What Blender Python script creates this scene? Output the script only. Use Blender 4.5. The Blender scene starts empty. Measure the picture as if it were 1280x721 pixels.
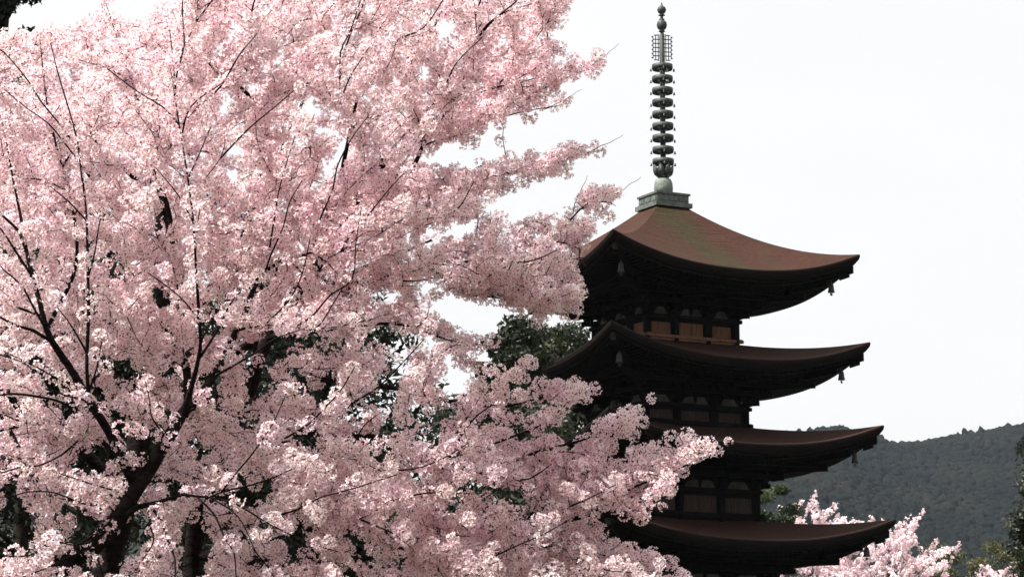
import bpy, math, random
import numpy as np
from mathutils import Vector, Matrix, noise
rng = np.random.default_rng(7)
random.seed(7)
R = math.radians
S = bpy.context.scene
COL = S.collection

# ------------------------------------------------------------------ helpers
F, PITCH, EYE = 3340.0, R(10), Vector((0, 0, 1.6))
FW = Vector((0, math.cos(PITCH), math.sin(PITCH)))
UP = Vector((0, -math.sin(PITCH), math.cos(PITCH)))
RT = Vector((1, 0, 0))


def at(px, py, y):
    """point of the place at distance y along a measured bearing (survey of the photograph)"""
    d = FW + RT * ((px - 640) / F) + UP * ((360.5 - py) / F)
    return EYE + d * (y / d.y)


def tag(o, label=None, cat=None, group=None, kind=None):
    if label: o['label'] = label
    if cat: o['category'] = cat
    if group: o['group'] = group
    if kind: o['kind'] = kind
    return o


def empty(name, loc, rz=0, parent=None):
    o = bpy.data.objects.new(name, None)
    COL.objects.link(o)
    o.location = loc
    o.rotation_euler = (0, 0, rz)
    o.empty_display_size = .3
    if parent: o.parent = parent
    return o


class MB:
    def __init__(s): s.v, s.f, s.sm = [], [], []
    def add(s, vs, fs, smooth=False):
        n = len(s.v)
        s.v += [tuple(p) for p in vs]
        s.f += [tuple(i + n for i in f) for f in fs]
        s.sm += [smooth] * len(fs)
    def hexa(s, a):
        """8 corners: bottom 0-3 ccw, top 4-7 ccw"""
        s.add(a, [(3, 2, 1, 0), (4, 5, 6, 7), (0, 1, 5, 4), (1, 2, 6, 5), (2, 3, 7, 6), (3, 0, 4, 7)])
    def box(s, c, d, M=None, taper=1.0):
        x, y, z = d[0] / 2, d[1] / 2, d[2] / 2
        t = taper
        p = [Vector(q) for q in ((-x*t, -y*t, -z), (x*t, -y*t, -z), (x*t, y*t, -z), (-x*t, y*t, -z), (-x, -y, z), (x, -y, z), (x, y, z), (-x, y, z))]
        p = [q + Vector(c) for q in p]
        if M: p = [M @ q for q in p]
        s.hexa(p)
    def beam(s, a, b, w, h, M=None):
        """bar from a to b, its top edge along ab, w wide, h deep"""
        a, b = Vector(a), Vector(b)
        d = (b - a); d.z = 0; d.normalize()
        n = Vector((-d.y, d.x, 0)) * (w / 2)
        dn = Vector((0, 0, -h))
        p = [a + n + dn, a - n + dn, b - n + dn, b + n + dn, a + n, a - n, b - n, b + n]
        if M: p = [M @ q for q in p]
        s.hexa(p)
    def lathe(s, prof, n=24, c=(0, 0, 0), smooth=True, cap=True):
        vs, fs = [], []
        for (r, z) in prof:
            for k in range(n):
                t = 2 * math.pi * k / n
                vs.append((c[0] + r * math.cos(t), c[1] + r * math.sin(t), c[2] + z))
        for i in range(len(prof) - 1):
            for k in range(n):
                k2 = (k + 1) % n
                fs.append((i * n + k, i * n + k2, (i + 1) * n + k2, (i + 1) * n + k))
        s.add(vs, fs, smooth)
        if cap:
            n0 = len(s.v) - len(vs)
            s.f.append(tuple(n0 + k for k in reversed(range(n)))); s.sm.append(False)
            s.f.append(tuple(n0 + (len(prof) - 1) * n + k for k in range(n))); s.sm.append(False)
    def build(s, name, mat, parent=None, loc=None):
        me = bpy.data.meshes.new(name)
        me.from_pydata(s.v, [], s.f)
        me.polygons.foreach_set('use_smooth', s.sm)
        me.materials.append(mat)
        me.update()
        o = bpy.data.objects.new(name, me)
        COL.objects.link(o)
        if parent: o.parent = parent
        if loc: o.location = loc
        return o


def raw_mesh(name, V, nper, mat, parent=None, col=None, smooth=False, idx=None):
    """V: (n,3) array; faces are runs of nper vertices, or given by idx (m,nper)"""
    me = bpy.data.meshes.new(name)
    V = np.ascontiguousarray(V, dtype=np.float32)
    me.vertices.add(len(V))
    me.vertices.foreach_set('co', V.ravel())
    if idx is None: idx = np.arange(len(V), dtype=np.int32)
    idx = np.ascontiguousarray(idx, dtype=np.int32).ravel()
    nf = len(idx) // nper
    me.loops.add(len(idx))
    me.loops.foreach_set('vertex_index', idx)
    me.polygons.add(nf)
    me.polygons.foreach_set('loop_start', np.arange(nf, dtype=np.int32) * nper)
    me.polygons.foreach_set('loop_total', np.full(nf, nper, dtype=np.int32))
    if smooth: me.polygons.foreach_set('use_smooth', np.ones(nf, dtype=bool))
    if col is not None:
        a = me.color_attributes.new('tint', 'BYTE_COLOR', 'POINT')
        c4 = np.ones((len(V), 4), dtype=np.float32)
        c4[:, :3] = col
        a.data.foreach_set('color', c4.ravel())
    me.materials.append(mat)
    me.update(calc_edges=True)
    o = bpy.data.objects.new(name, me)
    COL.objects.link(o)
    if parent: o.parent = parent
    return o


# ------------------------------------------------------------------ materials
def mat(name, base, rough=.8, spec=.3, noise_scale=None, base2=None, detail=5, bump=0, coords='Object', stretch=(1, 1, 1), lo=.35, hi=.65):
    m = bpy.data.materials.new(name)
    m.use_nodes = True
    nt = m.node_tree; N = nt.nodes; L = nt.links
    b = N['Principled BSDF']
    b.inputs['Base Color'].default_value = (*base, 1)
    b.inputs['Roughness'].default_value = rough
    b.inputs['Specular IOR Level'].default_value = spec
    if noise_scale:
        tc = N.new('ShaderNodeTexCoord'); mp = N.new('ShaderNodeMapping')
        mp.inputs['Scale'].default_value = stretch
        L.new(tc.outputs[coords], mp.inputs['Vector'])
        nz = N.new('ShaderNodeTexNoise')
        nz.inputs['Scale'].default_value = noise_scale
        nz.inputs['Detail'].default_value = detail
        nz.inputs['Roughness'].default_value = .65
        L.new(mp.outputs[0], nz.inputs['Vector'])
        rp = N.new('ShaderNodeValToRGB')
        rp.color_ramp.elements[0].position = lo; rp.color_ramp.elements[1].position = hi
        rp.color_ramp.elements[0].color = (*base, 1); rp.color_ramp.elements[1].color = (*(base2 or base), 1)
        L.new(nz.outputs['Fac'], rp.inputs[0]); L.new(rp.outputs[0], b.inputs['Base Color'])
        if bump:
            bp = N.new('ShaderNodeBump'); bp.inputs['Strength'].default_value = bump
            bp.inputs['Distance'].default_value = .05
            L.new(nz.outputs['Fac'], bp.inputs['Height']); L.new(bp.outputs[0], b.inputs['Normal'])
    return m


def leaf_mat(name, transl=.35, rough=.6, spec=.2, tcol=None):
    m = bpy.data.materials.new(name); m.use_nodes = True
    nt = m.node_tree; N = nt.nodes; L = nt.links
    b = N['Principled BSDF']; out = N['Material Output']
    b.inputs['Roughness'].default_value = rough
    b.inputs['Specular IOR Level'].default_value = spec
    at_ = N.new('ShaderNodeAttribute'); at_.attribute_name = 'tint'
    L.new(at_.outputs['Color'], b.inputs['Base Color'])
    tr = N.new('ShaderNodeBsdfTranslucent'); mx = N.new('ShaderNodeMixShader')
    mx.inputs[0].default_value = transl
    if tcol:
        mm = N.new('ShaderNodeMix'); mm.data_type = 'RGBA'; mm.blend_type = 'MULTIPLY'; mm.inputs[0].default_value = 1
        L.new(at_.outputs['Color'], mm.inputs[6]); mm.inputs[7].default_value = (*tcol, 1)
        L.new(mm.outputs[2], tr.inputs['Color'])
    else:
        L.new(at_.outputs['Color'], tr.inputs['Color'])
    L.new(b.outputs[0], mx.inputs[1]); L.new(tr.outputs[0], mx.inputs[2]); L.new(mx.outputs[0], out.inputs['Surface'])
    return m


M_bark = mat('cherry_bark', (.0035, .0025, .0024), .9, .08, 9, (.017, .012, .0115), bump=1.0, stretch=(1, 1, 2.5))
M_twig = mat('cherry_twig', (.006, .0035, .0033), .85, .1, 30, (.02, .0115, .010))
M_trunk2 = mat('grove_bark', (.012, .010, .008), .9, .1, 7, (.045, .036, .028), bump=.6)
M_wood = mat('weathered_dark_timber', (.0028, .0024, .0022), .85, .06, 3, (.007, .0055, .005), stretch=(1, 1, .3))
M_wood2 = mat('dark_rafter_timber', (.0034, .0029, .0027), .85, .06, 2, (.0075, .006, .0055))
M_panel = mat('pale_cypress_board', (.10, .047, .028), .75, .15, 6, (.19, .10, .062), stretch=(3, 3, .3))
M_panel_dark = mat('dark_cypress_board', (.028, .019, .016), .8, .1, 6, (.066, .046, .038), stretch=(3, 3, .3))  # darker board colour, for the storeys below the topmost
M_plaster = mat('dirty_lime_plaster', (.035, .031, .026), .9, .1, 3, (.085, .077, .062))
M_bronze = mat('verdigris_bronze', (.013, .017, .0155), .6, .35, 5, (.048, .062, .054), bump=.2)
M_bronze_pale = mat('pale_verdigris_bronze', (.085, .105, .09), .65, .3, 6, (.18, .195, .17), bump=.2)
M_bell = mat('dark_bronze', (.012, .014, .013), .55, .3, 8, (.035, .04, .037))
M_stone = mat('granite_block', (.16, .155, .145), .9, .2, 12, (.30, .29, .27))
M_ground = mat('mossy_ground', (.022, .026, .012), .95, .1, .6, (.065, .058, .038), coords='Object', bump=.3)
M_hill = mat('hill_soil', (.008, .010, .007), .95, .05, .02, (.014, .016, .011))
M_petal = leaf_mat('cherry_petal', .46, .5, .3, (1.0, .94, .952))
M_leaf = leaf_mat('evergreen_leaf', .22, .5, .35)
M_far = leaf_mat('far_canopy', .0, .9, .05)


def roof_mat():
    m = bpy.data.materials.new('cypress_bark_shingle'); m.use_nodes = True
    nt = m.node_tree; N = nt.nodes; L = nt.links; b = N['Principled BSDF']
    uv = N.new('ShaderNodeUVMap'); uv.uv_map = 'UVMap'
    def nz(scale, det, st):
        mp = N.new('ShaderNodeMapping'); mp.inputs['Scale'].default_value = st
        L.new(uv.outputs[0], mp.inputs[0])
        n = N.new('ShaderNodeTexNoise'); n.inputs['Scale'].default_value = scale; n.inputs['Detail'].default_value = det
        n.inputs['Roughness'].default_value = .7
        L.new(mp.outputs[0], n.inputs['Vector']); return n
    def ramp(n, a, c1, z, c2):
        r = N.new('ShaderNodeValToRGB'); e = r.color_ramp.elements
        e[0].position, e[1].position = a, z; e[0].color = (*c1, 1); e[1].color = (*c2, 1)
        L.new(n.outputs['Fac'], r.inputs[0]); return r
    fine = nz(5, 6, (1, 3.5, 1)); big = nz(.45, 4, (1, .35, 1)); course = nz(1.0, 2, (.6, 16, 1))
    c = ramp(fine, .3, (.021, .0095, .0068), .7, (.074, .031, .0215))
    moss = ramp(fine, .3, (.022, .0165, .008), .7, (.050, .036, .018))
    mk = ramp(big, .46, (0, 0, 0), .57, (1, 1, 1))
    sx = N.new('ShaderNodeSeparateXYZ'); L.new(uv.outputs[0], sx.inputs[0])
    wob = nz(.8, 4, (1, .5, 1))
    def mth(op, a, b_):
        q = N.new('ShaderNodeMath'); q.operation = op
        for i_, x_ in enumerate((a, b_)):
            if hasattr(x_, 'links'): L.new(x_, q.inputs[i_])
            else: q.inputs[i_].default_value = x_
        return q.outputs[0]
    d_ = mth('ADD', sx.outputs[0], mth('MULTIPLY', mth('SUBTRACT', wob.outputs['Fac'], .5), 3.2))
    d_ = mth('ABSOLUTE', mth('ADD', d_, .35), 0)
    st_ = N.new('ShaderNodeMapRange'); st_.inputs[1].default_value = .5; st_.inputs[2].default_value = 1.25; st_.inputs[3].default_value = 1; st_.inputs[4].default_value = 0
    L.new(d_, st_.inputs[0])
    both = mth('MAXIMUM', st_.outputs[0], mth('MULTIPLY', mk.outputs[0], .35))
    mx = N.new('ShaderNodeMix'); mx.data_type = 'RGBA'
    L.new(both, mx.inputs[0]); L.new(c.outputs[0], mx.inputs[6]); L.new(moss.outputs[0], mx.inputs[7])
    cr = ramp(course, .35, (.55, .55, .55), .6, (1, 1, 1))
    m2 = N.new('ShaderNodeMix'); m2.data_type = 'RGBA'; m2.blend_type = 'MULTIPLY'; m2.inputs[0].default_value = 1
    L.new(mx.outputs[2], m2.inputs[6]); L.new(cr.outputs[0], m2.inputs[7])
    L.new(m2.outputs[2], b.inputs['Base Color'])
    b.inputs['Roughness'].default_value = .9; b.inputs['Specular IOR Level'].default_value = .1
    bp = N.new('ShaderNodeBump'); bp.inputs['Strength'].default_value = .5; bp.inputs['Distance'].default_value = .06
    L.new(course.outputs['Fac'], bp.inputs['Height']); L.new(bp.outputs[0], b.inputs['Normal'])
    return m


M_roof = roof_mat()
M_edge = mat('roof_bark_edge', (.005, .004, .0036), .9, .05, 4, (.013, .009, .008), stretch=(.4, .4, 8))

# ------------------------------------------------------------------ camera, light, sky
cam = bpy.data.cameras.new('camera'); co = bpy.data.objects.new('camera', cam); COL.objects.link(co)
cam.sensor_width = 36; cam.lens = 36 * F / 1280; cam.clip_start = .5; cam.clip_end = 20000
co.location = EYE; co.rotation_euler = (R(90) + PITCH, 0, 0)
S.camera = co

SUN_EL, SUN_AZ = R(57), R(-113)          # azimuth clockwise from +Y
sdir = Vector((math.sin(SUN_AZ) * math.cos(SUN_EL), math.cos(SUN_AZ) * math.cos(SUN_EL), math.sin(SUN_EL)))
sl = bpy.data.lights.new('sun', 'SUN'); so = bpy.data.objects.new('sun', sl); COL.objects.link(so)
sl.energy = 5; sl.angle = R(3); sl.color = (1, .965, .92)
so.rotation_euler = sdir.to_track_quat('Z', 'Y').to_euler(); so.location = (0, 0, 60)

w = bpy.data.worlds.new('World'); S.world = w; w.use_nodes = True
nt = w.node_tree; N = nt.nodes; L = nt.links
bg = N['Background']; bg.inputs['Strength'].default_value = .1
sky = N.new('ShaderNodeTexSky'); sky.sky_type = 'NISHITA'; sky.sun_disc = False
sky.sun_elevation = SUN_EL; sky.sun_rotation = SUN_AZ; sky.dust_density = 3
tc = N.new('ShaderNodeTexCoord')
nz = N.new('ShaderNodeTexNoise'); nz.inputs['Scale'].default_value = 2.2; nz.inputs['Detail'].default_value = 4
mp = N.new('ShaderNodeMapping'); mp.inputs['Scale'].default_value = (1, 1, 2.5)
L.new(tc.outputs['Generated'], mp.inputs[0]); L.new(mp.outputs[0], nz.inputs['Vector'])
rp = N.new('ShaderNodeValToRGB'); e = rp.color_ramp.elements
e[0].position, e[1].position = .3, .7
e[0].color = (4.05, 3.98, 3.93, 1); e[1].color = (4.5, 4.43, 4.38, 1)
L.new(nz.outputs['Fac'], rp.inputs[0])
mx = N.new('ShaderNodeMix'); mx.data_type = 'RGBA'; mx.inputs[0].default_value = .95   # thick overcast over the clear sky
L.new(sky.outputs[0], mx.inputs[6]); L.new(rp.outputs[0], mx.inputs[7]); L.new(mx.outputs[2], bg.inputs['Color'])

S.view_settings.view_transform = 'Standard'; S.view_settings.look = 'None'
S.view_settings.exposure = 1.22; S.view_settings.gamma = 1
S.render.engine = 'CYCLES'
S.cycles.max_bounces = 9; S.cycles.diffuse_bounces = 7; S.cycles.glossy_bounces = 2; S.cycles.transmission_bounces = 4
S.cycles.volume_bounces = 0; S.cycles.use_denoising = True
S.cycles.sample_clamp_indirect = 6

# ------------------------------------------------------------------ ground and hills
g = MB(); G = 6000
g.add([(-G, -200, 0), (G, -200, 0), (G, 5200, 0), (-G, 5200, 0)], [(0, 1, 2, 3)])
tag(g.build('ground', M_ground), kind='structure')

RIDGE = [(-900, 560), (200, 575), (600, 598), (800, 572), (940, 546), (985, 537), (1015, 531), (1030, 528), (1050, 529), (1064, 534), (1085, 541), (1105, 546), (1122, 549), (1140, 548), (1160, 545), (1180, 541), (1205, 537), (1225, 533), (1255, 528), (1280, 524), (1330, 515), (1500, 505), (2200, 560)]
RX = np.array([p[0] for p in RIDGE], float); RY = np.array([p[1] for p in RIDGE], float)
D0, D1, D2 = 900., 2300., 3600.


def ridge_z(x):
    px = 640 + (x / D1) * F * .985
    py = np.interp(px, RX, RY) + 19
    return 1.6 + D1 * (949 - py) / F * 1.01


def hill_z(x, y):
    x = np.asarray(x, float); y = np.asarray(y, float)
    zr = ridge_z(x * np.clip(D1 / np.maximum(y, 1), .75, 1.3))
    t = np.clip((y - D0) / (D1 - D0), 0, 1)
    t2 = np.clip((D2 - y) / (D2 - D1), 0, 1)
    s = np.where(y < D1, t ** 1.15, t2 ** 1.3)
    sp = np.sin(x / 95. + y / 260.) * .6 + np.sin(x / 41. - y / 170. + 1.3) * .3 + np.sin(x / 170. - y / 330.) * .7
    return zr * s + sp * 17 * np.sin(np.pi * t) ** .8 * np.where(y < D1, 1, 0) - 2 * (1 - s)


xs = np.linspace(-2400, 2400, 161); ys = np.concatenate([np.linspace(D0 - 20, D1, 60), np.linspace(D1 + 60, D2, 16)])
X, Y = np.meshgrid(xs, ys)
Z = hill_z(X, Y)
V = np.stack([X, Y, Z], -1).reshape(-1, 3)
nx, ny = len(xs), len(ys)
I = (np.arange(ny - 1)[:, None] * nx + np.arange(nx - 1)[None, :]).ravel()
hill = raw_mesh('hills', V, 4, M_hill, idx=np.stack([I, I + 1, I + nx + 1, I + nx], -1), smooth=True)
tag(hill, kind='structure')

# far forest on the hill side facing us: one mass of crowns
import bmesh
bm = bmesh.new(); bmesh.ops.create_icosphere(bm, subdivisions=2, radius=1)
bm.verts.ensure_lookup_table()
ico_v = np.array([v.co[:] for v in bm.verts]); ico_f = np.array([[v.index for v in f.verts] for f in bm.faces]); bm.free()
nT = 21000
yy = D0 + 40 + (D1 + 40 - D0 - 40) * rng.random(nT) ** .8
bear = (rng.random(nT) * (1420 - 840) + 840 - 640) / F
xx = bear * yy
keep = np.ones(nT, bool)
nT = len(xx)
zz = hill_z(xx, yy)
rad = (1.9 + 2.2 * rng.random(nT)) * (.8 + .3 * yy / D1)
tall = rng.random(nT) < .05
hgt = np.where(tall, 1.35, .85) * rad
wid = np.where(tall, .75, 1.05) * rad
P = []; CL = []; FI = []
lump = [1 + .17 * rng.standard_normal(len(ico_v)) for _ in range(8)]
species = np.array([(.005, .0062, .0055), (.007, .008, .006), (.004, .0053, .005), (.0105, .0100, .0075), (.0115, .0098, .0092), (.0056, .0074, .0064)])
patch = np.array([noise.noise((a / 60, b / 130, 0)) for a, b in zip(xx, yy)])
sp = np.clip(((patch + .5) * 4 + rng.normal(0, 1.0, nT)).astype(int), 0, 5)
order = np.array([2, 0, 5, 1, 3, 4])
cols = species[order[sp]] * (.75 + .5 * rng.random((nT, 1)))
for k in range(8):
    m_ = np.arange(nT) % 8 == k
    v = ico_v * lump[k][:, None]
    n = m_.sum()
    a = rng.random(n) * 6.283; ca, sa = np.cos(a), np.sin(a)
    vx = v[None, :, 0] * ca[:, None] - v[None, :, 1] * sa[:, None]
    vy = v[None, :, 0] * sa[:, None] + v[None, :, 1] * ca[:, None]
    q = np.stack([vx * wid[m_, None] + xx[m_, None], vy * wid[m_, None] + yy[m_, None], (v[None, :, 2] + .75) * hgt[m_, None] + zz[m_, None]], -1)
    base = sum(len(p) for p in P)
    P.append(q.reshape(-1, 3))
    FI.append((ico_f[None] + (base + np.arange(n) * len(v))[:, None, None]).reshape(-1, 3))
    CL.append(np.repeat(cols[m_], len(v), 0) * (.85 + .3 * rng.random((n * len(v), 1))))
fo = raw_mesh('forest', np.concatenate(P), 3, M_far, idx=np.concatenate(FI), col=np.concatenate(CL))
tag(fo, 'dark wooded hillside of mixed trees beyond the pagoda', 'forest', kind='stuff')

# the air
hz = MB(); hz.box((0, 2300, 330), (5600, 4900, 664))
hm = bpy.data.materials.new('thin_haze'); hm.use_nodes = True
hn = hm.node_tree; hn.nodes.remove(hn.nodes['Principled BSDF'])
pv = hn.nodes.new('ShaderNodeVolumePrincipled'); pv.inputs['Density'].default_value = 2.7e-5
pv.inputs['Color'].default_value = (.70, .84, 1, 1); pv.inputs['Anisotropy'].default_value = .2
hn.links.new(pv.outputs[0], hn.nodes['Material Output'].inputs['Volume'])
HAZE = True
if HAZE: tag(hz.build('haze', hm), 'thin pale haze over the whole valley', 'haze', kind='stuff')

# ------------------------------------------------------------------ pagoda
AX, AY = 6.664, 115.0
TH = R(-17.3)
PAG = empty('five_storied_pagoda', (AX, AY, 0), TH + R(45))
tag(PAG, 'dark timber five storied pagoda with bark roofs and bronze finial, right of the blossom', 'pagoda')
PM = Matrix.Translation((AX, AY, 0)) @ Matrix.Rotation(TH + R(45), 4, 'Z')
# storey 5 .. 1: eave half width, corner tip height, body half width
LEV = [(6.08, 22.91, 2.24), (6.335, 19.10, 2.50), (6.685, 15.53, 2.80), (6.975, 11.56, 3.10), (7.24, 7.65, 3.45)]
LIFT = 1.12


def rot4(p, s):
    x, y, z = p
    return [(x, y, z), (-y, x, z), (-x, -y, z), (y, -x, z)][s]


NU = 28
UU = np.linspace(-1, 1, NU + 1)


def ring_pt(Wd, ins, zrel, lf, u, zm):
    h = Wd - ins
    return (u * h, -h, zm + zrel + LIFT * abs(u) ** 2.35 * lf)


def sheet(mb, Wd, zm, rings, smooth, flip=False):
    for s in range(4):
        vs = []
        for (ins, zr, lf) in rings:
            for u in UU: vs.append(rot4(ring_pt(Wd, ins, zr, lf, u, zm), s))
        fs = []
        for i in range(len(rings) - 1):
            for k in range(NU):
                a = i * (NU + 1) + k
                q = (a, a + 1, a + NU + 2, a + NU + 1)
                fs.append(q[::-1] if flip else q)
        mb.add(vs, fs, smooth)


names_st = ['topmost', 'fourth', 'third', 'second', 'lowest']
for li, (Wd, ztip, wb) in enumerate(LEV):
    zm = ztip - LIFT
    O = Wd - wb
    top = li == 0
    # roof skin
    me_v, me_f, uvs = [], [], []
    r0 = .125 if top else (LEV[li - 1][2] - .12) / Wd
    nr = 18
    H = (lambda r: 2.75 * (1 - r) + 1.54 * (1 - r) ** 2) if top else (lambda r: 1.62 * (1 - r) + .35 * (1 - r) ** 2)
    for s in range(4):
        b0 = len(me_v)
        for i in range(nr + 1):
            r = 1 - (1 - r0) * i / nr
            for u in UU:
                p = (u * Wd * r, -Wd * r, zm + H(r) + LIFT * abs(u) ** 2.35 * r ** 2.5)
                me_v.append(rot4(p, s)); uvs.append((u * Wd * r + 31 * s + 7.3 * li, Wd * r))
        for i in range(nr):
            for k in range(NU):
                a = b0 + i * (NU + 1) + k
                me_f.append((a, a + 1, a + NU + 2, a + NU + 1))
    me = bpy.data.meshes.new('roof'); me.from_pydata(me_v, [], me_f)
    me.polygons.foreach_set('use_smooth', [True] * len(me_f))
    ul = me.uv_layers.new(name='UVMap')
    for lp in me.loops: ul.data[lp.index].uv = uvs[lp.vertex_index]
    me.materials.append(M_roof); me.update()
    roof = bpy.data.objects.new('roof', me); COL.objects.link(roof); roof.parent = PAG
    # thick bark edge, butted under the skin
    mb = MB(); sheet(mb, Wd, zm, [(0, -.004, 1), (-.03, -.06, 1.0), (.00, -.20, 1), (.10, -.36, 1), (.36, -.38, .94)], False, True)
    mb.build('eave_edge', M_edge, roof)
    # boarding under the eaves, stepping in
    mb = MB(); i2 = .42 * O
    lf = lambda i: ((Wd - i) / Wd) ** 2.5
    sheet(mb, Wd, zm, [(.22, -.372, .95), (.22, -.47, .95), (.36, -.475, .93), (.36, -.40, .93), (i2, -.36, lf(i2)), (i2, -.56, lf(i2)), (i2 + .14, -.56, lf(i2 + .14)), (i2 + .14, -.47, lf(i2 + .14)), (O * .8, -.42, lf(O * .8)), (O - .02, -.40, lf(O))], False, True)
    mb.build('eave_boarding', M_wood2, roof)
    # two rows of rafters
    mb = MB()
    for s in range(4):
        v = -Wd + .34
        while v < Wd - .3:
            for (ia, ib, za, zb, h) in ((.40, i2 + .02, -.405, -.37, .13), (i2 + .17, O * .82, -.475, -.43, .15)):
                lim = Wd - abs(v) - .10
                e_ = min(ib, lim)
                if e_ > ia + .15:
                    pts = []
                    for i_, z_ in ((ia, za), (e_, za + (zb - za) * (e_ - ia) / (ib - ia))):
                        u = v / (Wd - i_)
                        pts.append((v, -(Wd - i_), zm + z_ + LIFT * abs(u) ** 2.35 * lf(i_)))
                    mb.beam(rot4(pts[0], s), rot4(pts[1], s), .10, h)
            v += .235
    mb.build('rafter_row', M_wood2, roof)
    # hip rafters at the four corners with their end blocks
    for s in range(4):
        mb = MB()
        cpt = lambda i, z: rot4((Wd - i, -(Wd - i), zm + z + LIFT * lf(i)), s)
        mb.beam(cpt(.20, -.40), cpt(1.3, -.42), .24, .30)
        mb.beam(cpt(1.0, -.58), cpt(O * .8, -.50), .26, .34)
        mb.beam(cpt(.32, -.70), cpt(.62, -.70), .2, .12)
        mb.build('hip_rafter', M_wood, roof)
    # bracket tiers carrying the eaves
    zt = zm - 1.52
    mb = MB()
    colsx = [-wb, -wb * .36, wb * .36, wb]
    for s in range(4):
        for st in range(3):
            off = .12 + .42 * st * (O / 3.8)
            zz_ = zt + .30 + .33 * st
            hw = wb + off
            mb.box((0, 0, 0), (0, 0, 0)) if False else None
            a, b_ = (-hw, -hw, zz_ + .02), (hw, -hw, zz_ + .02)
            if st: mb.beam(rot4(a, s), rot4(b_, s), .14, .17)       # long lateral beam of this step
            for ci, cx in enumerate(colsx):
                corner = ci in (0, 3)
                sx = (1 if cx > 0 else -1)
                ox = cx + (sx * off if corner else 0)
                # arm towards the eave
                if corner:
                    if sx > 0:
                        mb.beam(rot4((wb - .1, -wb + .1, zz_), s), rot4((hw + .3, -hw - .3, zz_), s), .2, .2)
                        mb.box(rot4((hw + .12, -hw - .12, zz_ + .07), s), (.3, .3, .16), None, .75)
                else:
                    mb.beam(rot4((cx, -wb + .1, zz_ - .005), s), rot4((cx, -hw - .2, zz_ - .005), s), .17, .19)
                # sideways arm with three bearing blocks
                for dx in (-.42, 0, .42):
                    if corner and dx * sx > 0: continue
                    mb.box(rot4((ox + dx, -hw, zz_ + .09), s), (.21, .21, .16), None, .7)
                mb.box(rot4((ox, -hw, zz_ - .14), s), (.24, .24, .18), None, .72)
        # slanting tail rafters
        for cx in colsx[1:3]:
            mb.beam(rot4((cx, -wb, zt + 1.05), s), rot4((cx, -wb - O * .44, zt + .80), s), .16, .2)
        o2 = O * .56
        mb.beam(rot4((wb, -wb, zt + 1.0), s), rot4((wb + o2, -wb - o2, zt + 1.02), s), .22, .26)
        # outer purlin
        o3 = O * .40
        mb.beam(rot4((-wb - o3 - .45, -wb - o3, zt + 1.20), s), rot4((wb + o3 + .45, -wb - o3, zt + 1.20), s), .2, .24)
        # bearing plate over the columns
        mb.beam(rot4((-wb - .2, -wb - .02, zt + .02), s), rot4((wb + .2, -wb - .02, zt + .02), s), .36, .15)
        for cx in colsx:
            mb.box(rot4((cx, -wb, zt + .12), s), (.36, .36, .2), None, .7)
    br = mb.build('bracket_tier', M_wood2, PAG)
    # pale plaster between the brackets
    for s in range(4):
        for a, b_ in zip(colsx[:-1], colsx[1:]):
            x0, x1 = a + .26, b_ - .26
            mb = MB(); m_ = (x0 + x1) / 2
            y0, y1 = -wb + .03, -wb + .10
            pieces = [(x0, m_ - .06, x0 + .2, m_ - .12), (m_ + .06, x1, m_ + .12, x1 - .2)] if b_ - a > 1.6 and abs(a + b_) < .01 else [(x0 + .1, x1 - .1, x0 + .32, x1 - .32)]
            for (p0, p1, p2, p3) in pieces:
                q = [(p0, y0, zt + .06), (p1, y0, zt + .06), (p1, y1, zt + .06), (p0, y1, zt + .06), (p2, y0, zt + .36), (p3, y0, zt + .36), (p3, y1, zt + .36), (p2, y1, zt + .36)]
                mb.hexa([rot4(p, s) for p in q])
            mb.build('plaster_panel', M_plaster, br)
    # body
    zb = (LEV[li + 1][1] - LIFT + (1.62 * (1 - (wb) / LEV[li + 1][0]) + .35 * (1 - wb / LEV[li + 1][0]) ** 2)) - .1 if li < 4 else 1.1
    hwall = zt - zb
    mb = MB()
    for s in range(4):
        t_ = .10
        mb.hexa([rot4(p, s) for p in ((-wb + .12, -wb + .12, zb), (wb - .12, -wb + .12, zb), (wb - .22, -wb + .22, zb), (-wb + .22, -wb + .22, zb), (-wb + .12, -wb + .12, zt + 1.0), (wb - .12, -wb + .12, zt + 1.0), (wb - .22, -wb + .22, zt + 1.0), (-wb + .22, -wb + .22, zt + 1.0))])
        zl = zb + hwall * .30
        zh = zb + hwall * .80
        mb.beam(rot4((-wb - .1, -wb + .02, zt - .14), s), rot4((wb + .1, -wb + .02, zt - .14), s), .16, .12)
        mb.beam(rot4((-wb, -wb + .05, zh + .1), s), rot4((wb, -wb + .05, zh + .1), s), .1, .1)
    for sx in (-1, 1):
        for sy in (-1, 1): mb.lathe([(.15, zb), (.15, zt - .12)], 10, (sx * wb, sy * wb, 0))
    for s in range(4):
        for cx in colsx[1:3]:
            p = rot4((cx, -wb, 0), s); mb.lathe([(.13, zb), (.13, zt - .12)], 10, p)
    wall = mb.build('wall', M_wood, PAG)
    new = li == 0  # topmost storey takes the paler boards, the others the darker
    pm = M_panel if new else M_panel_dark
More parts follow.
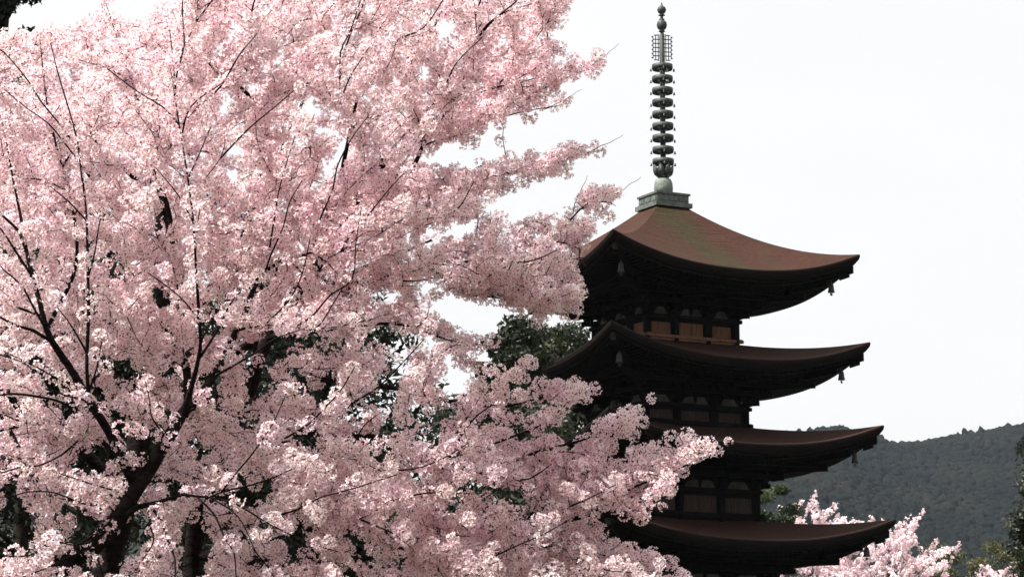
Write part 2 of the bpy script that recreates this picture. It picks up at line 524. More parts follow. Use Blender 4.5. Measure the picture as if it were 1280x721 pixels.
    for s in range(4):
        mb = MB()
        mb.beam(rot4((-wb - .3, -wb - .06, zl), s), rot4((wb + .3, -wb - .06, zl), s), .14, .13)
        mb.beam(rot4((-wb - .12, -wb - .02, zl - .15), s), rot4((wb + .12, -wb - .02, zl - .15), s), .1, .08)
        mb.build('sill_rail', mat_sill if False else (M_panel if new else M_panel_dark) if s in (0, 3, 1, 2) and new else M_wood2, wall)
        for bi, (a, b_) in enumerate(zip(colsx[:-1], colsx[1:])):
            x0, x1 = a + .2, b_ - .2
            mid = bi == 1
            mb = MB()
            yb = -wb + .06
            n = 9 if not mid else 8
            if mid:
                for (p0, p1) in ((x0 + .02, (x0 + x1) / 2 - .02), ((x0 + x1) / 2 + .02, x1 - .02)):
                    q = [(p0, yb, zl + .01), (p1, yb, zl + .01), (p1, yb + .05, zl + .01), (p0, yb + .05, zl + .01), (p0, yb, zh - .01), (p1, yb, zh - .01), (p1, yb + .05, zh - .01), (p0, yb + .05, zh - .01)]
                    mb.hexa([rot4(p, s) for p in q])
                    for k in range(3):
                        px_ = p0 + (p1 - p0) * (k + .5) / 3
                        q = [(px_ - .03, yb - .025, zl + .03), (px_ + .03, yb - .025, zl + .03), (px_ + .03, yb + .01, zl + .03), (px_ - .03, yb + .01, zl + .03)]
                        q += [(x_, y_, zh - .03) for x_, y_, z_ in q]
                        mb.hexa([rot4(p, s) for p in q])
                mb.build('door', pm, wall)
            else:
                w_ = (x1 - x0) / n
                for k in range(n):
                    p0 = x0 + k * w_ + .012; p1 = p0 + w_ - .03
                    q = [(p0, yb, zl + .04), (p1, yb, zl + .04), (p1, yb + .05, zl + .04), (p0, yb + .05, zl + .04), (p0, yb, zh - .04), (p1, yb, zh - .04), (p1, yb + .05, zh - .04), (p0, yb + .05, zh - .04)]
                    mb.hexa([rot4(p, s) for p in q])
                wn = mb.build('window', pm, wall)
                mb = MB()
                mb.beam(rot4((x0, yb - .005, zl + .04), s), rot4((x1, yb - .005, zl + .04), s), .07, .05)
                mb.beam(rot4((x0, yb - .005, zh + .0), s), rot4((x1, yb - .005, zh + .0), s), .07, .05)
                for xj in (x0, x1): mb.box(rot4((xj, yb - .005, (zl + zh) / 2), s), (.07, .07, zh - zl), None)
                mb.build('window_frame', M_wood, wn)

# podium
mb = MB(); mb.box((0, 0, .45), (10.4, 10.4, .9)); mb.box((0, 0, .98), (10.8, 10.8, .16))
mb.build('podium', M_stone, PAG)

# finial
FIN = MB()
z5 = LEV[0][1] - LIFT
zap = 25.18
hb = .80
FIN.box((0, 0, 25.47), (2 * hb + .24, 2 * hb + .24, .20)); FIN.box((0, 0, 25.745), (2 * hb, 2 * hb, .35)); FIN.box((0, 0, 25.965), (2 * hb + .12, 2 * hb + .12, .09))
FIN.box((0, 0, 25.2), (1.3, 1.3, .36))
for s in range(4):
    for k in (-1, 0, 1):
        FIN.box(rot4((k * .52, -hb, 25.745), s), (.40, .05, .20) if s % 2 == 0 else (.05, .40, .20))
M_base = mat('grey_green_bronze', (.045, .055, .048), .65, .3, 5, (.115, .13, .115), bump=.2)
fin = FIN.build('finial', M_base, PAG)
mb = MB(); mb.lathe([(.40, 26.0), (.42, 26.35), (.40, 26.56), (.34, 26.72), (.2, 26.80)], 28); mb.build('inverted_bowl', M_bronze_pale, fin)
mb = MB()
mb.lathe([(.12, 26.78), (.12, 33.3), (.07, 33.35), (.06, 34.4)], 14); mb.build('shaft', M_bronze, fin)
mb = MB()
for k in range(8):                                       # lotus petals of the lowest cup
    t = k * math.pi / 4
    vs = []; fs = []
    for i, (r, z, wd) in enumerate(((.22, 26.81, .10), (.40, 26.95, .30), (.455, 27.12, .31), (.45, 27.28, .20), (.47, 27.38, .04))):
        for q in (-1, 1):
            a = t + q * wd / (2 * .42) * .95
            vs += [(r * math.cos(a), r * math.sin(a), z), ((r - .04) * math.cos(a), (r - .04) * math.sin(a), z)]
    for i in range(4):
        b = i * 4
        fs += [(b, b + 2, b + 6, b + 4), (b + 1, b + 5, b + 7, b + 3), (b, b + 4, b + 5, b + 1), (b + 2, b + 3, b + 7, b + 6)]
    mb.add(vs, fs, True)
mb.lathe([(.13, 26.80), (.25, 26.82), (.2, 26.88)], 16)
mb.build('lotus_cup', M_bronze, fin)
ringz0, ringz1 = 27.53, 31.82
for k in range(9):
    z = ringz0 + (ringz1 - ringz0) * k / 8
    rr = .475 - .012 * k / 8
    mb = MB()
    hh = .115
    prof = [(rr - .05, z - hh), (rr - .015, z - hh), (rr + .005, z), (rr - .005, z + hh), (rr - .035, z + hh), (rr - .03, z), (rr - .05, z - hh)]
    mb.lathe(prof, 32, cap=False)
    for j in range(8):
        M_ = Matrix.Rotation(j * math.pi / 4 + .2, 4, 'Z')
        mb.box((.29, 0, z + .05), (.34, .04, .04), M_)
    mb.lathe([(.125, z - .14), (.15, z - .08), (.15, z + .08), (.125, z + .14)], 16)
    for j in range(4):
        a = j * math.pi / 2 - TH - R(45) + R(3)
        mb.lathe([(.012, z - .05), (.03, z - .08), (.045, z - .16), (.05, z - .19)], 8, ((rr + .05) * math.cos(a), (rr + .05) * math.sin(a), 0))
    rg = mb.build('finial_ring', M_bronze, fin)
mb = MB()                                                # pierced flame plates
for j in range(4):
    M_ = Matrix.Rotation(j * math.pi / 2 - TH - R(45) + R(8), 4, 'Z')
    for xx_ in (.17, .29, .41):
        mb.box((xx_, 0, 32.72), (.035, .03, 1.24 - (xx_ - .17) * .9), M_)
    for zz_ in np.linspace(32.15, 33.28, 7):
        mb.box((.26, 0, zz_), (.30 if abs(zz_ - 32.7) < .5 else .22, .03, .04), M_)
    for zz_ in np.linspace(32.24, 33.2, 6):
        mb.box((.44, 0, zz_), (.07, .03, .05), M_)
mb.build('flame_plate', M_bronze, fin)
mb = MB(); mb.lathe([(.08, 33.42), (.15, 33.46), (.1, 33.52), (.19, 33.60), (.235, 33.74), (.2, 33.90), (.1, 33.98), (.13, 34.02), (.06, 34.06)], 20); mb.build('dragon_wheel', M_bronze, fin)
mb = MB(); mb.lathe([(.06, 34.16), (.16, 34.2), (.08, 34.26), (.16, 34.33), (.205, 34.45), (.16, 34.57), (.06, 34.64), (.015, 34.80)], 20); mb.build('jewel', M_bronze, fin)


# wind bells
def bell(level, s, label):
    Wd, ztip, wb = LEV[level]
    i_ = .88
    zm = ztip - LIFT
    p = PM @ Vector(rot4((Wd - i_, -(Wd - i_), zm - .80 + LIFT * ((Wd - i_) / Wd) ** 2.5), s))
    o = empty('wind_bell', (p.x, p.y, p.z - .50), random.uniform(0, 1))
    tag(o, label, 'wind bell', 'bronze wind bells under the eave corners')
    o.scale = (.68, .68, .68)
    mb = MB(); mb.lathe([(.015, .80), (.012, 1.02)], 6); mb.lathe([(.03, .70), (.05, .74), (.05, .80), (.02, .82)], 8); mb.build('hook', M_bell, o)
    mb = MB(); mb.lathe([(.20, .14), (.225, .10), (.215, .16), (.185, .30), (.165, .50), (.14, .62), (.09, .69), (.02, .71)], 18); mb.build('body', M_bell, o)
    mb = MB(); mb.box((0, 0, -.03), (.16, .015, .16)); mb.lathe([(.008, .03), (.008, .2)], 5); mb.build('clapper', M_bell, o)


where = [('right', 0), ('near', 3)]
for lv in range(4):
    for nm, s in where:
        if nm == 'near' and lv > 1: continue
        bell(lv, s, ('bronze wind bell hanging at the right tip of the %s roof' if nm == 'right' else 'bronze wind bell under the near, blossom side corner of the %s roof') % names_st[lv])


# ------------------------------------------------------------------ cherry trees
def flower(r, rg, openf):
    """one blossom, facing +z: five cupped petals, dark red eye, calyx"""
    V, C = [], []
    pink = np.array((.955, .785, .80)); pale = np.array((.975, .91, .91))
    for k in range(5):
        t = 2 * math.pi * k / 5 + rg.normal(0, .08)
        zt = r * (.18 + .4 * openf); zs = r * (.10 + .25 * openf)
        for (rr, da, z) in ((.10, 0, 0), (.68, -.50, zs), (1.0 + rg.normal(0, .05), rg.normal(0, .06), zt), (.68, .50, zs)):
            V.append((r * rr * math.cos(t + da), r * rr * math.sin(t + da), z))
        C += [pink * .92, pale * .97, pale, pale * .97]
    for k in range(4):
        t = math.pi / 2 * k; V.append((r * .17 * math.cos(t), r * .17 * math.sin(t), r * .10))
    C += [np.array(rg.choice(3, p=(.35, .35, .30)) == np.arange(3), float) @ np.array(((.36, .10, .10), (.62, .33, .35), (.80, .58, .52)))] * 4
    for k in range(4):
        t = math.pi / 2 * k + .5; V.append((r * .30 * math.cos(t), r * .30 * math.sin(t), -r * .10))
    C += [np.array((.24, .075, .06))] * 4
    return np.array(V), np.array(C)


def basis(n, rg):
    n = n / np.linalg.norm(n)
    a = rg.standard_normal(3); a -= n * a.dot(n); a /= np.linalg.norm(a)
    return np.stack([a, np.cross(n, a), n], 1)


def cluster(rg, nf, fr, cr, lim=.80):
    """a ball of blossoms as they sit on a spur"""
    V, C = [], []
    i = 0
    dirs = []
    tries = 0
    while len(dirs) < nf and tries < 400:
        d = rg.standard_normal(3); d /= np.linalg.norm(d); tries += 1
        if all(d.dot(q) < lim for q in dirs): dirs.append(d)
    for d in dirs:
        v, c = flower(fr * rg.uniform(.85, 1.15), rg, rg.uniform(.2, 1))
        nd = d + rg.normal(0, .2, 3)
        M_ = basis(nd, rg)
        V.append(v @ M_.T + d * cr * rg.uniform(.8, 1.08)); C.append(c * rg.uniform(.93, 1.0) * np.array((1, *([rg.uniform(.94, 1.03)] * 2))))
    return np.concatenate(V), np.clip(np.concatenate(C), 0, .97)


CL_FULL = [cluster(rng, random.choice((13, 15, 16, 18)), .0195, .043) for _ in range(12)]
CL_SMALL = [cluster(rng, random.choice((5, 6, 7)), .0185, .028, .6) for _ in range(6)]


def simple_cluster(rg, n, r, spread):
    V, C = [], []
    for _ in range(n):
        d = rg.standard_normal(3); d /= np.linalg.norm(d)
        M_ = basis(d + rg.normal(0, .4, 3), rg)
        q = np.array([(-r, -r * .5, 0), (0, -r * 1.0, r * .3), (r, 0, 0), (0, r * 1.0, r * .3)]) * rg.uniform(.7, 1.2)
        V.append(q @ M_.T + d * spread * rg.uniform(.3, 1))
        C.append(np.tile(np.array((.88, .765, .78)) * rg.uniform(.9, 1.0), (4, 1)))
    return np.concatenate(V), np.concatenate(C)


def rand_rot(n, rg):
    q = rg.standard_normal((n, 4)); q /= np.linalg.norm(q, axis=1)[:, None]
    w_, x, y, z = q.T
    return np.stack([1-2*(y*y+z*z), 2*(x*y-z*w_), 2*(x*z+y*w_), 2*(x*y+z*w_), 1-2*(x*x+z*z), 2*(y*z-x*w_), 2*(x*z-y*w_), 2*(y*z+x*w_), 1-2*(x*x+y*y)], 1).reshape(n, 3, 3)


def place(templates, pts, scl, tint):
    Vs, Cs = [], []
    pick = rng.integers(0, len(templates), len(pts))
    for k, (v, c) in enumerate(templates):
        m_ = pick == k; n = m_.sum()
        if not n: continue
        Rm = rand_rot(n, rng) * scl[m_, None, None]
        q = np.einsum('nij,vj->nvi', Rm, v) + pts[m_, None, :]
        Vs.append(q.reshape(-1, 3).astype(np.float32))
        Cs.append((c[None] * tint[m_, None, :]).reshape(-1, 3).astype(np.float32))
    return np.concatenate(Vs), np.clip(np.concatenate(Cs), 0, .97)


def tubes(P0, P1, R0, R1, n):
    """separate tapered prisms, merged in one array"""
    d = P1 - P0; ln = np.linalg.norm(d, axis=1)[:, None] + 1e-9; d = d / ln
    a = np.cross(d, np.array((.31, .52, .79))); a /= np.linalg.norm(a, axis=1)[:, None]
    b = np.cross(d, a)
    t = np.arange(n) * 2 * np.pi / n
    c = np.cos(t)[None, :, None] * a[:, None] + np.sin(t)[None, :, None] * b[:, None]
    P1 = P1 + d * (R1[:, None] * .3)
    V = np.concatenate([P0[:, None] + c * R0[:, None, None], P1[:, None] + c * R1[:, None, None]], 1).reshape(-1, 3)
    k = np.arange(n); k2 = (k + 1) % n
    q = np.stack([k, k2, k2 + n, k + n], 1)
    idx = (q[None] + (np.arange(len(P0)) * 2 * n)[:, None, None]).reshape(-1, 4)
    return V, idx


def catmull(pts, step):
    pts = [np.array(p, float) for p in pts]
    P = [2 * pts[0] - pts[1]] + pts + [2 * pts[-1] - pts[-2]]
    out = []
    for i in range(1, len(P) - 2):
        n = max(2, int(np.linalg.norm(P[i + 1][:3] - P[i][:3]) / step))
        for k in range(n):
            t = k / n
            a, b, c, d = P[i - 1], P[i], P[i + 1], P[i + 2]
            out.append(.5 * ((2 * b) + (c - a) * t + (2 * a - 5 * b + 4 * c - d) * t * t + (3 * b - a - 3 * c + d) * t ** 3))
    out.append(pts[-1])
    return np.array(out)


def limb_mesh(mb, ch, n=12):
    """one continuous knobbly tube along ch (rows x,y,z,r)"""
    vs, fs = [], []
    m_ = len(ch)
    T = np.gradient(ch[:, :3], axis=0); T /= np.linalg.norm(T, axis=1)[:, None]
    for i in range(m_):
        t = T[i]; a = np.cross(t, (.2, 1, .3)); a /= np.linalg.norm(a); b = np.cross(t, a)
        for k in range(n):
            q = 2 * math.pi * k / n
            d = a * math.cos(q) + b * math.sin(q)
            p = ch[i, :3]
            kn = noise.noise(Vector(p * 7 + d * 1.5)) * .22 + noise.noise(Vector(p * 2.2 + d)) * .18
            vs.append(p + d * ch[i, 3] * (1 + kn))
    for i in range(m_ - 1):
        for k in range(n):
            k2 = (k + 1) % n
            fs.append((i * n + k, i * n + k2, (i + 1) * n + k2, (i + 1) * n + k))
    fs.append(tuple(range(n))[::-1]); fs.append(tuple((m_ - 1) * n + k for k in range(n)))
    mb.add(vs, fs, True)


A_, B_, C_ = 0, 1, 2     # right hand tree, left hand tree, tree behind them
LIMBS = [
 (A_, [(238,1192,22.5,.21),(239,1120,22.45,.165),(239,950,22.4,.13),(241,721,22.3,.098),(247,640,22.2,.09),(265,580,22.0,.083),(287,545,21.9,.08),(312,482,21.8,.075),(334,422,21.7,.066),(365,375,21.7,.057),(410,315,21.6,.05),(439,262,21.5,.043),(473,209,21.4,.035),(512,165,21.3,.027),(550,126,21.2,.02),(590,95,21.2,.012),(640,60,21.2,.006)]),
 (A_, [(345,398,21.7,.05),(350,320,22,.042),(340,240,22.1,.034),(332,160,22,.026),(322,136,21.4,.022),(300,111,21.1,.018),(270,90,20.9,.013),(239,67,20.8,.008),(222,40,20.8,.004)]),
 (A_, [(322,138,21.4,.018),(341,133,21.2,.014),(383,83,21.1,.009),(415,45,21.1,.004)]),
 (A_, [(300,111,21.1,.012),(278,55,21,.007),(270,10,21,.004)]),
 (A_, [(410,315,21.6,.042),(458,286,21.3,.036),(487,252,21.2,.03),(512,214,21.1,.025),(536,170,21,.019),(575,120,21,.013),(602,60,21,.008),(640,8,21,.004)]),
 (A_, [(365,378,21.6,.045),(430,362,21.3,.038),(507,340,21,.030),(560,330,20.9,.025),(614,325,20.8,.021),(662,320,20.8,.017),(701,291,20.8,.012),(725,262,20.8,.008),(772,246,20.8,.003)]),
 (A_, [(439,262,21.5,.03),(520,238,21.4,.022),(585,226,21.3,.016),(640,216,21.2,.011),(691,204,21.2,.007),(757,187,21.2,.003)]),
 (A_, [(473,209,21.4,.024),(530,165,21.5,.019),(575,142,21.6,.015),(614,129,21.6,.012),(677,109,21.6,.007),(757,78,21.6,.003)]),
 (A_, [(560,150,21.6,.012),(614,148,21.5,.009),(660,138,21.5,.006),(708,130,21.5,.003)]),
 (A_, [(300,510,21.85,.045),(345,492,21.5,.036),(392,476,21.3,.03),(453,480,21,.025),(520,491,20.9,.02),(582,506,20.8,.015),(640,506,20.8,.011),(690,492,20.8,.007),(738,478,20.8,.003)]),
 (A_, [(280,560,21.9,.052),(360,540,21.4,.043),(453,547,21,.036),(498,556,20.8,.031),(542,569,20.7,.026),(605,587,20.6,.02),(680,562,20.6,.014),(740,545,20.6,.009),(813,502,20.6,.003)]),
 (A_, [(560,574,20.7,.017),(622,553,20.5,.013),(680,529,20.5,.008),(722,490,20.5,.004)]),
 (A_, [(250,640,22.2,.06),(330,640,21.5,.05),(449,658,21,.042),(542,660,20.7,.034),(630,657,20.5,.028),(710,648,20.4,.022),(756,628,20.4,.017),(784,612,20.4,.013),(850,585,20.4,.008),(908,556,20.4,.003)]),
 (A_, [(700,651,20.4,.014),(760,640,20.3,.009),(838,637,20.3,.003)]),
 (A_, [(243,690,22.3,.06),(380,730,21.6,.05),(480,722,21.2,.038),(556,707,20.9,.03),(609,694,20.7,.025),(662,681,20.6,.018),(720,690,20.5,.012),(790,697,20.5,.007),(845,706,20.5,.003)]),
 (A_, [(612,693,20.7,.016),(640,672,20.6,.013),(662,645,20.5,.009),(678,616,20.5,.005)]),
 (A_, [(410,315,21.6,.03),(428,210,21.3,.022),(450,110,21.2,.014),(470,40,21.2,.008),(490,-30,21.2,.004)]),
 (A_, [(300,510,21.8,.03),(320,440,21.0,.022),(333,339,20.6,.016),(388,316,20.4,.010),(440,300,20.3,.004)]),
 (A_, [(334,422,21.7,.03),(420,410,21.2,.022),(500,405,20.9,.014),(560,425,20.8,.008),(612,432,20.8,.003)]),
 (A_, [(365,375,21.7,.04),(420,250,22.3,.03),(470,150,22.5,.02),(530,60,22.5,.012),(570,-30,22.5,.005)]),
 (A_, [(540,335,20.9,.014),(575,365,20.8,.010),(640,375,20.8,.006),(715,392,20.8,.003)]),
 (A_, [(470,728,21.2,.03),(560,760,20.8,.02),(660,740,20.6,.014),(760,735,20.5,.008),(850,725,20.5,.004)]),
 (B_, [(56,1228,19.5,.21),(58,1150,19.45,.165),(62,900,19.4,.135),(80,721,19.2,.100),(112,682,19.1,.09),(147,645,19,.085),(165,609,19,.078),(200,565,19,.066),(230,520,19.1,.054),(258,485,19.2,.043),(303,400,19.4,.03),(333,339,19.5,.02),(388,316,19.6,.010)]),
 (B_, [(165,600,19,.055),(151,565,18.9,.050),(116,507,18.8,.040),(85,455,18.8,.034),(58,413,18.7,.028),(45,360,18.7,.023),(30,300,18.7,.018),(20,240,18.7,.012),(5,160,18.7,.006)]),
 (B_, [(116,507,18.8,.020),(111,490,18.7,.018),(109,400,18.6,.016),(108,277,18.5,.011),(100,190,18.5,.006)]),
 (B_, [(152,648,19,.034),(172,634,18.9,.026),(198,628,18.8,.021),(228,619,18.8,.015),(262,622,18.8,.010),(290,606,18.8,.005)]),
 (B_, [(148,568,19.0,.028),(100,532,19.2,.022),(40,531,19.3,.017),(-40,548,19.3,.010)]),
 (B_, [(232,520,19.1,.034),(248,450,18.8,.02),(250,400,18.6,.015),(239,261,18.4,.011),(222,144,18.4,.007),(213,85,18.4,.003)]),
 (B_, [(240,510,19.1,.045),(225,400,19.6,.036),(205,244,19.9,.025),(166,222,19.6,.02),(122,178,19.5,.014),(50,125,19.5,.008),(15,95,19.5,.004)]),
 (B_, [(212,300,19.8,.022),(190,200,19.8,.016),(170,120,19.8,.011),(150,60,19.8,.007),(132,4,19.8,.003)]),
 (B_, [(58,413,18.7,.022),(95,330,18.9,.018),(85,240,19,.013),(62,150,19,.009),(50,50,19,.004)]),
 (B_, [(85,715,19.2,.04),(40,640,19.6,.03),(25,560,19.7,.022),(-30,480,19.7,.012)]),
 (C_, [(118,1128,25,.26),(122,1060,25,.22),(126,900,25,.2),(131,721,25,.19),(150,640,24.8,.165),(175,560,24.6,.13),(195,450,24.5,.105),(205,330,24.4,.08),(195,200,24.3,.05),(185,80,24.3,.02),(180,30,24.3,.008)]),
 (C_, [(155,620,24.8,.09),(80,540,24.4,.06),(10,470,24.2,.04),(-60,400,24,.02)]),
 (C_, [(197,450,24.5,.07),(270,350,24.2,.05),(330,240,24,.03),(380,120,24,.015),(400,40,24,.006)]),
 (C_, [(203,340,24.4,.06),(130,240,24.2,.04),(70,160,24,.022),(20,80,24,.008)]),
 (C_, [(185,520,24.5,.07),(320,420,24.2,.05),(450,340,24,.03),(540,300,24,.012)]),
]
SHOOTS = [[(735,84,21.6),(754,73,21.6),(773,57,21.6)], [(680,137,21.5),(704,126,21.5),(729,111,21.5)], [(735,191,21.2),(758,181,21.2),(782,171,21.2)], [(755,250,20.8),(778,238,20.8),(800,221,20.8)],
          [(690,205,21.2),(698,192,21.2),(703,178,21.2)], [(716,268,20.8),(728,240,20.8),(735,218,20.8)],
          [(800,508,20.6),(822,492,20.6),(848,472,20.6)], [(840,552,20.4),(862,533,20.4),(886,520,20.4)], [(882,560,20.4),(920,528,20.4),(946,500,20.4)], [(870,566,20.4),(901,534,20.4),(918,513,20.4)],
          [(890,562,20.4),(914,556,20.4),(931,545,20.4)], [(826,706,20.5),(838,696,20.5),(858,674,20.5),(878,650,20.5)], [(848,722,20.5),(866,707,20.5),(884,693,20.5)], [(730,480,20.6),(738,448,20.6),(755,424,20.6)],
          [(730,482,20.6),(742,474,20.6),(754,471,20.6)], [(860,565,20.4),(848,540,20.4),(844,518,20.4)], [(670,14,21),(690,2,21),(700,-12,21)], [(680,36,21.2),(694,24,21.2),(710,15,21.2)], [(640,470,20.8),(650,432,20.8),(668,408,20.8)], [(640,465,20.8),(630,438,20.8),(632,420,20.8)]]
MASK = [(-60,60),(-10,45),(15,42),(40,36),(60,30),(72,12),(85,28),(110,26),(130,4),(142,28),(160,36),(180,36),(195,14),(215,8),(240,-10),(245,-60),(715,-60),(712,0),(704,20),(690,42),(696,58),(712,64),(700,78),(725,74),(757,72),(756,84),(700,106),(682,120),(710,125),(706,136),(660,146),(645,158),(632,176),(600,182),(566,184),(562,205),(600,206),(640,198),(690,186),(752,178),(758,190),(735,203),(712,220),(690,226),(680,239),(640,237),(622,244),(628,262),(655,274),(680,272),(702,254),(735,240),(786,236),(772,258),(745,282),(740,314),(722,325),(720,350),(724,375),(720,398),(700,402),(660,398),(640,388),(622,383),(600,371),(560,371),(544,385),(548,405),(575,418),(614,426),(608,440),(610,456),(640,458),(660,436),(674,450),(674,478),(690,488),(702,476),(728,465),(744,488),(740,500),(715,518),(705,536),(690,548),(682,559),(696,556),(741,543),(759,526),(780,516),(800,507),(813,498),(813,510),(800,528),(785,545),(762,560),(765,573),(800,561),(822,555),(830,546),(858,538),(862,548),(880,551),(920,546),(918,556),(904,566),(905,580),(880,592),(863,604),(832,617),(800,621),(815,631),(836,635),(834,641),(787,647),(756,645),(741,651),(750,661),(780,671),(792,687),(838,701),(856,722),(868,790),(-60,790)]
HOLES = [[(624,94),(650,88),(672,93),(668,102),(632,104)], [(558,274),(594,270),(596,298),(566,300)], [(590,606),(640,600),(672,608),(658,628),(602,634)],
         [(-10,640),(38,636),(44,690),(-10,700)], [(88,640),(130,650),(118,700),(92,700)], [(185,270),(200,262),(205,290),(190,298)], [(640,538),(665,530),(668,548),(648,556)],
         [(225,645),(260,610),(262,721),(225,721)], [(148,650),(190,640),(170,720),(110,720)], [(565,196),(590,192),(588,206),(566,206)], [(300,440),(345,400),(352,440),(310,500)], [(190,555),(212,560),(160,640),(140,640)]]


def inside(px, py, poly):
    r = np.zeros(len(px), bool); n = len(poly)
    for i in range(n):
        x0, y0 = poly[i]; x1, y1 = poly[(i + 1) % n]
        c = (y0 > py) != (y1 > py)
        with np.errstate(divide='ignore', invalid='ignore'):
            r ^= c & (px < (x1 - x0) * (py - y0) / (y1 - y0 + 1e-9) + x0)
    return r


def edge_dist(px, py, poly):
    d = np.full(len(px), 1e9); n = len(poly)
    for i in range(n):
        a = np.array(poly[i], float); b = np.array(poly[(i + 1) % n], float) - a
        t = np.clip(((px - a[0]) * b[0] + (py - a[1]) * b[1]) / (b @ b + 1e-9), 0, 1)
        d = np.minimum(d, np.hypot(px - a[0] - t * b[0], py - a[1] - t * b[1]))
    return d


def at_np(px, py, y):
    dx = (px - 640) / F; v = (360.5 - py) / F
    dy = FW.y + UP.y * v; dz = FW.z + UP.z * v
    return np.stack([dx * y / dy, y, 1.6 + dz * y / dy], -1)


def to_px(p):
    q = p - np.array(EYE); z = q[:, 1] * FW.y + q[:, 2] * FW.z
    return 640 + F * q[:, 0] / z, 360.5 - F * (q[:, 1] * UP.y + q[:, 2] * UP.z) / z


# skeleton: limbs as given, then every twig tip reaches back to the nearest wood
pos, par, rad_, tree_, limbflag, dirs_ = [], [], [], [], [], []
TM = [MB(), MB(), MB()]
for ti, pts in LIMBS:
    ch = catmull([(*at(p[0], p[1], p[2]), p[3] * (.74 if ti == B_ else .8)) for p in pts], .09)
    amp = np.clip(ch[:, 3] * 1.4, .008, .038)
    for i in range(1, len(ch) - 1):
        p = Vector(ch[i, :3] * 2.3)
        ch[i, :3] += np.array(noise.noise_vector(p)) * amp[i]
    limb_mesh(TM[ti], ch, 12 if ch[0, 3] > .03 else 7)
    T = np.gradient(ch[:, :3], axis=0); T /= np.linalg.norm(T, axis=1)[:, None]
    for i in range(len(ch)):
        pos.append(ch[i, :3]); par.append(len(pos) - 2 if i else -1); rad_.append(ch[i, 3]); tree_.append(ti); limbflag.append(True); dirs_.append(T[i])
# boughs: long shelves that fan out from the forks towards evenly spread places in the crown
LAY = [(-.75, 34), (-.05, 34), (.6, 40), (-1.1, 52)]
HUB = np.array(at(255, 640, 21.0))
targets, bares = [], []
for (lz, spc) in LAY:
    got = []
    cx_ = rng.random(9000) * 940 - 50; cy_ = rng.random(9000) * 830 - 50
    ce_ = np.where((cx_ > 0) & (cy_ > 0) & (cy_ < 735), edge_dist(cx_, cy_, MASK), 80)
    good = inside(cx_, cy_, MASK) & (ce_ > 9)
    for h in HOLES: good &= ~inside(cx_, cy_, h)
    for c_, e_ in zip(np.stack([cx_, cy_], 1)[good].tolist(), ce_[good]):
        if got and min(((np.array(got) - c_) ** 2 @ np.array((1 / 2.6, 1.)))) < spc ** 2: continue
        if lz < -.9 and e_ < 42: continue
        if lz > .3 and c_[1] > 370 + 40 * math.sin(c_[0] / 60): continue
        got.append(c_)
        th_ = float(np.clip(e_ / 75, .1, 1)) * float(np.interp(c_[0], [0, 300, 600, 900], [2.3, 2.0, 1.3, .7]))
        dd_ = float(np.interp(c_[0], [0, 150, 300, 450, 700, 900], [20.6, 20.7, 21.0, 20.9, 20.8, 20.4])) + lz * th_ + rng.normal(0, .12)
        (bares if lz < -.9 else targets).append(np.array(at(c_[0], c_[1], dd_)))
lp = np.array(pos)
targets.sort(key=lambda q: round(float(np.sqrt(((lp - q) ** 2).sum(1)).min()), 4))
BARE = [[], [], []]
BN = []            # bough nodes carry most of the bloom
m0 = len(pos); GP = np.zeros((60000, 3)); GD = np.zeros((60000, 3)); GR = np.zeros(60000)
GP[:m0] = pos; GD[:m0] = dirs_; GR[:m0] = rad_
bares.sort(key=lambda q: round(float(np.sqrt(((lp - q) ** 2).sum(1)).min()), 4))
for bare, q in [(False, q) for q in targets] + [(True, q) for q in bares]:
    m0 = len(pos); LPa, LD, LR = GP[:m0], GD[:m0], GR[:m0]
    dv = q - LPa; d2 = np.sqrt((dv * dv).sum(1)) + 1e-6
    fl = q - HUB; fl[1] *= .3; fl = fl / np.linalg.norm(fl) + np.array((.25 * np.sign(fl[0]), 0, .1)); fl /= np.linalg.norm(fl)
    cf = (dv @ fl) / d2; cd = (dv * LD).sum(1) / d2
    cost = np.round(d2 * (2.1 - .75 * cf - .35 * cd) + (LR < .004) * .25, 5)
    k = int(cost.argmin()); L_ = float(d2[k])
    if L_ < .10: continue
    p0 = LPa[k]; r1 = .0036; r0 = min(LR[k] * .9, .0045 + .0105 * min(L_, 1.3))
    dirn = dv[k] / L_
    if bare: q = q + fl * .25; dv[k] = q - p0; L_ = float(np.linalg.norm(dv[k])); r0 = max(r0, .0075); dirn = dv[k] / L_
    c1 = p0 + (LD[k] * .45 + dirn * .55) * L_ * .5 + np.array((0, 0, -.06 * L_)) + rng.normal(0, .03, 3) * L_
    n = max(3, int(L_ / .16))
    pl = [(*((1 - t) ** 2 * p0 + 2 * t * (1 - t) * c1 + t * t * q + (rng.normal(0, .020 if bare else .012, 3) if 0 < t < 1 else 0)), r0 + (r1 - r0) * t) for t in np.linspace(0, 1, n)]
    ch = catmull(pl, .07)
    ti = tree_[k]
    limb_mesh(TM[ti], ch, 6)
    T = np.gradient(ch[:, :3], axis=0); T /= np.linalg.norm(T, axis=1)[:, None]
    if bare:
        BARE[ti] += [ch[i, :3] for i in range(2, len(ch)) if rng.random() < .10 + .45 * i / len(ch)]
        continue
    GP[m0:m0 + len(ch)] = ch[:, :3]; GD[m0:m0 + len(ch)] = T; GR[m0:m0 + len(ch)] = ch[:, 3]
    for i in range(len(ch)):
        BN.append(len(pos)); pos.append(ch[i, :3]); par.append(len(pos) - 2 if i else -1); rad_.append(ch[i, 3]); tree_.append(ti); limbflag.append(True); dirs_.append(T[i])
NB = len(pos)
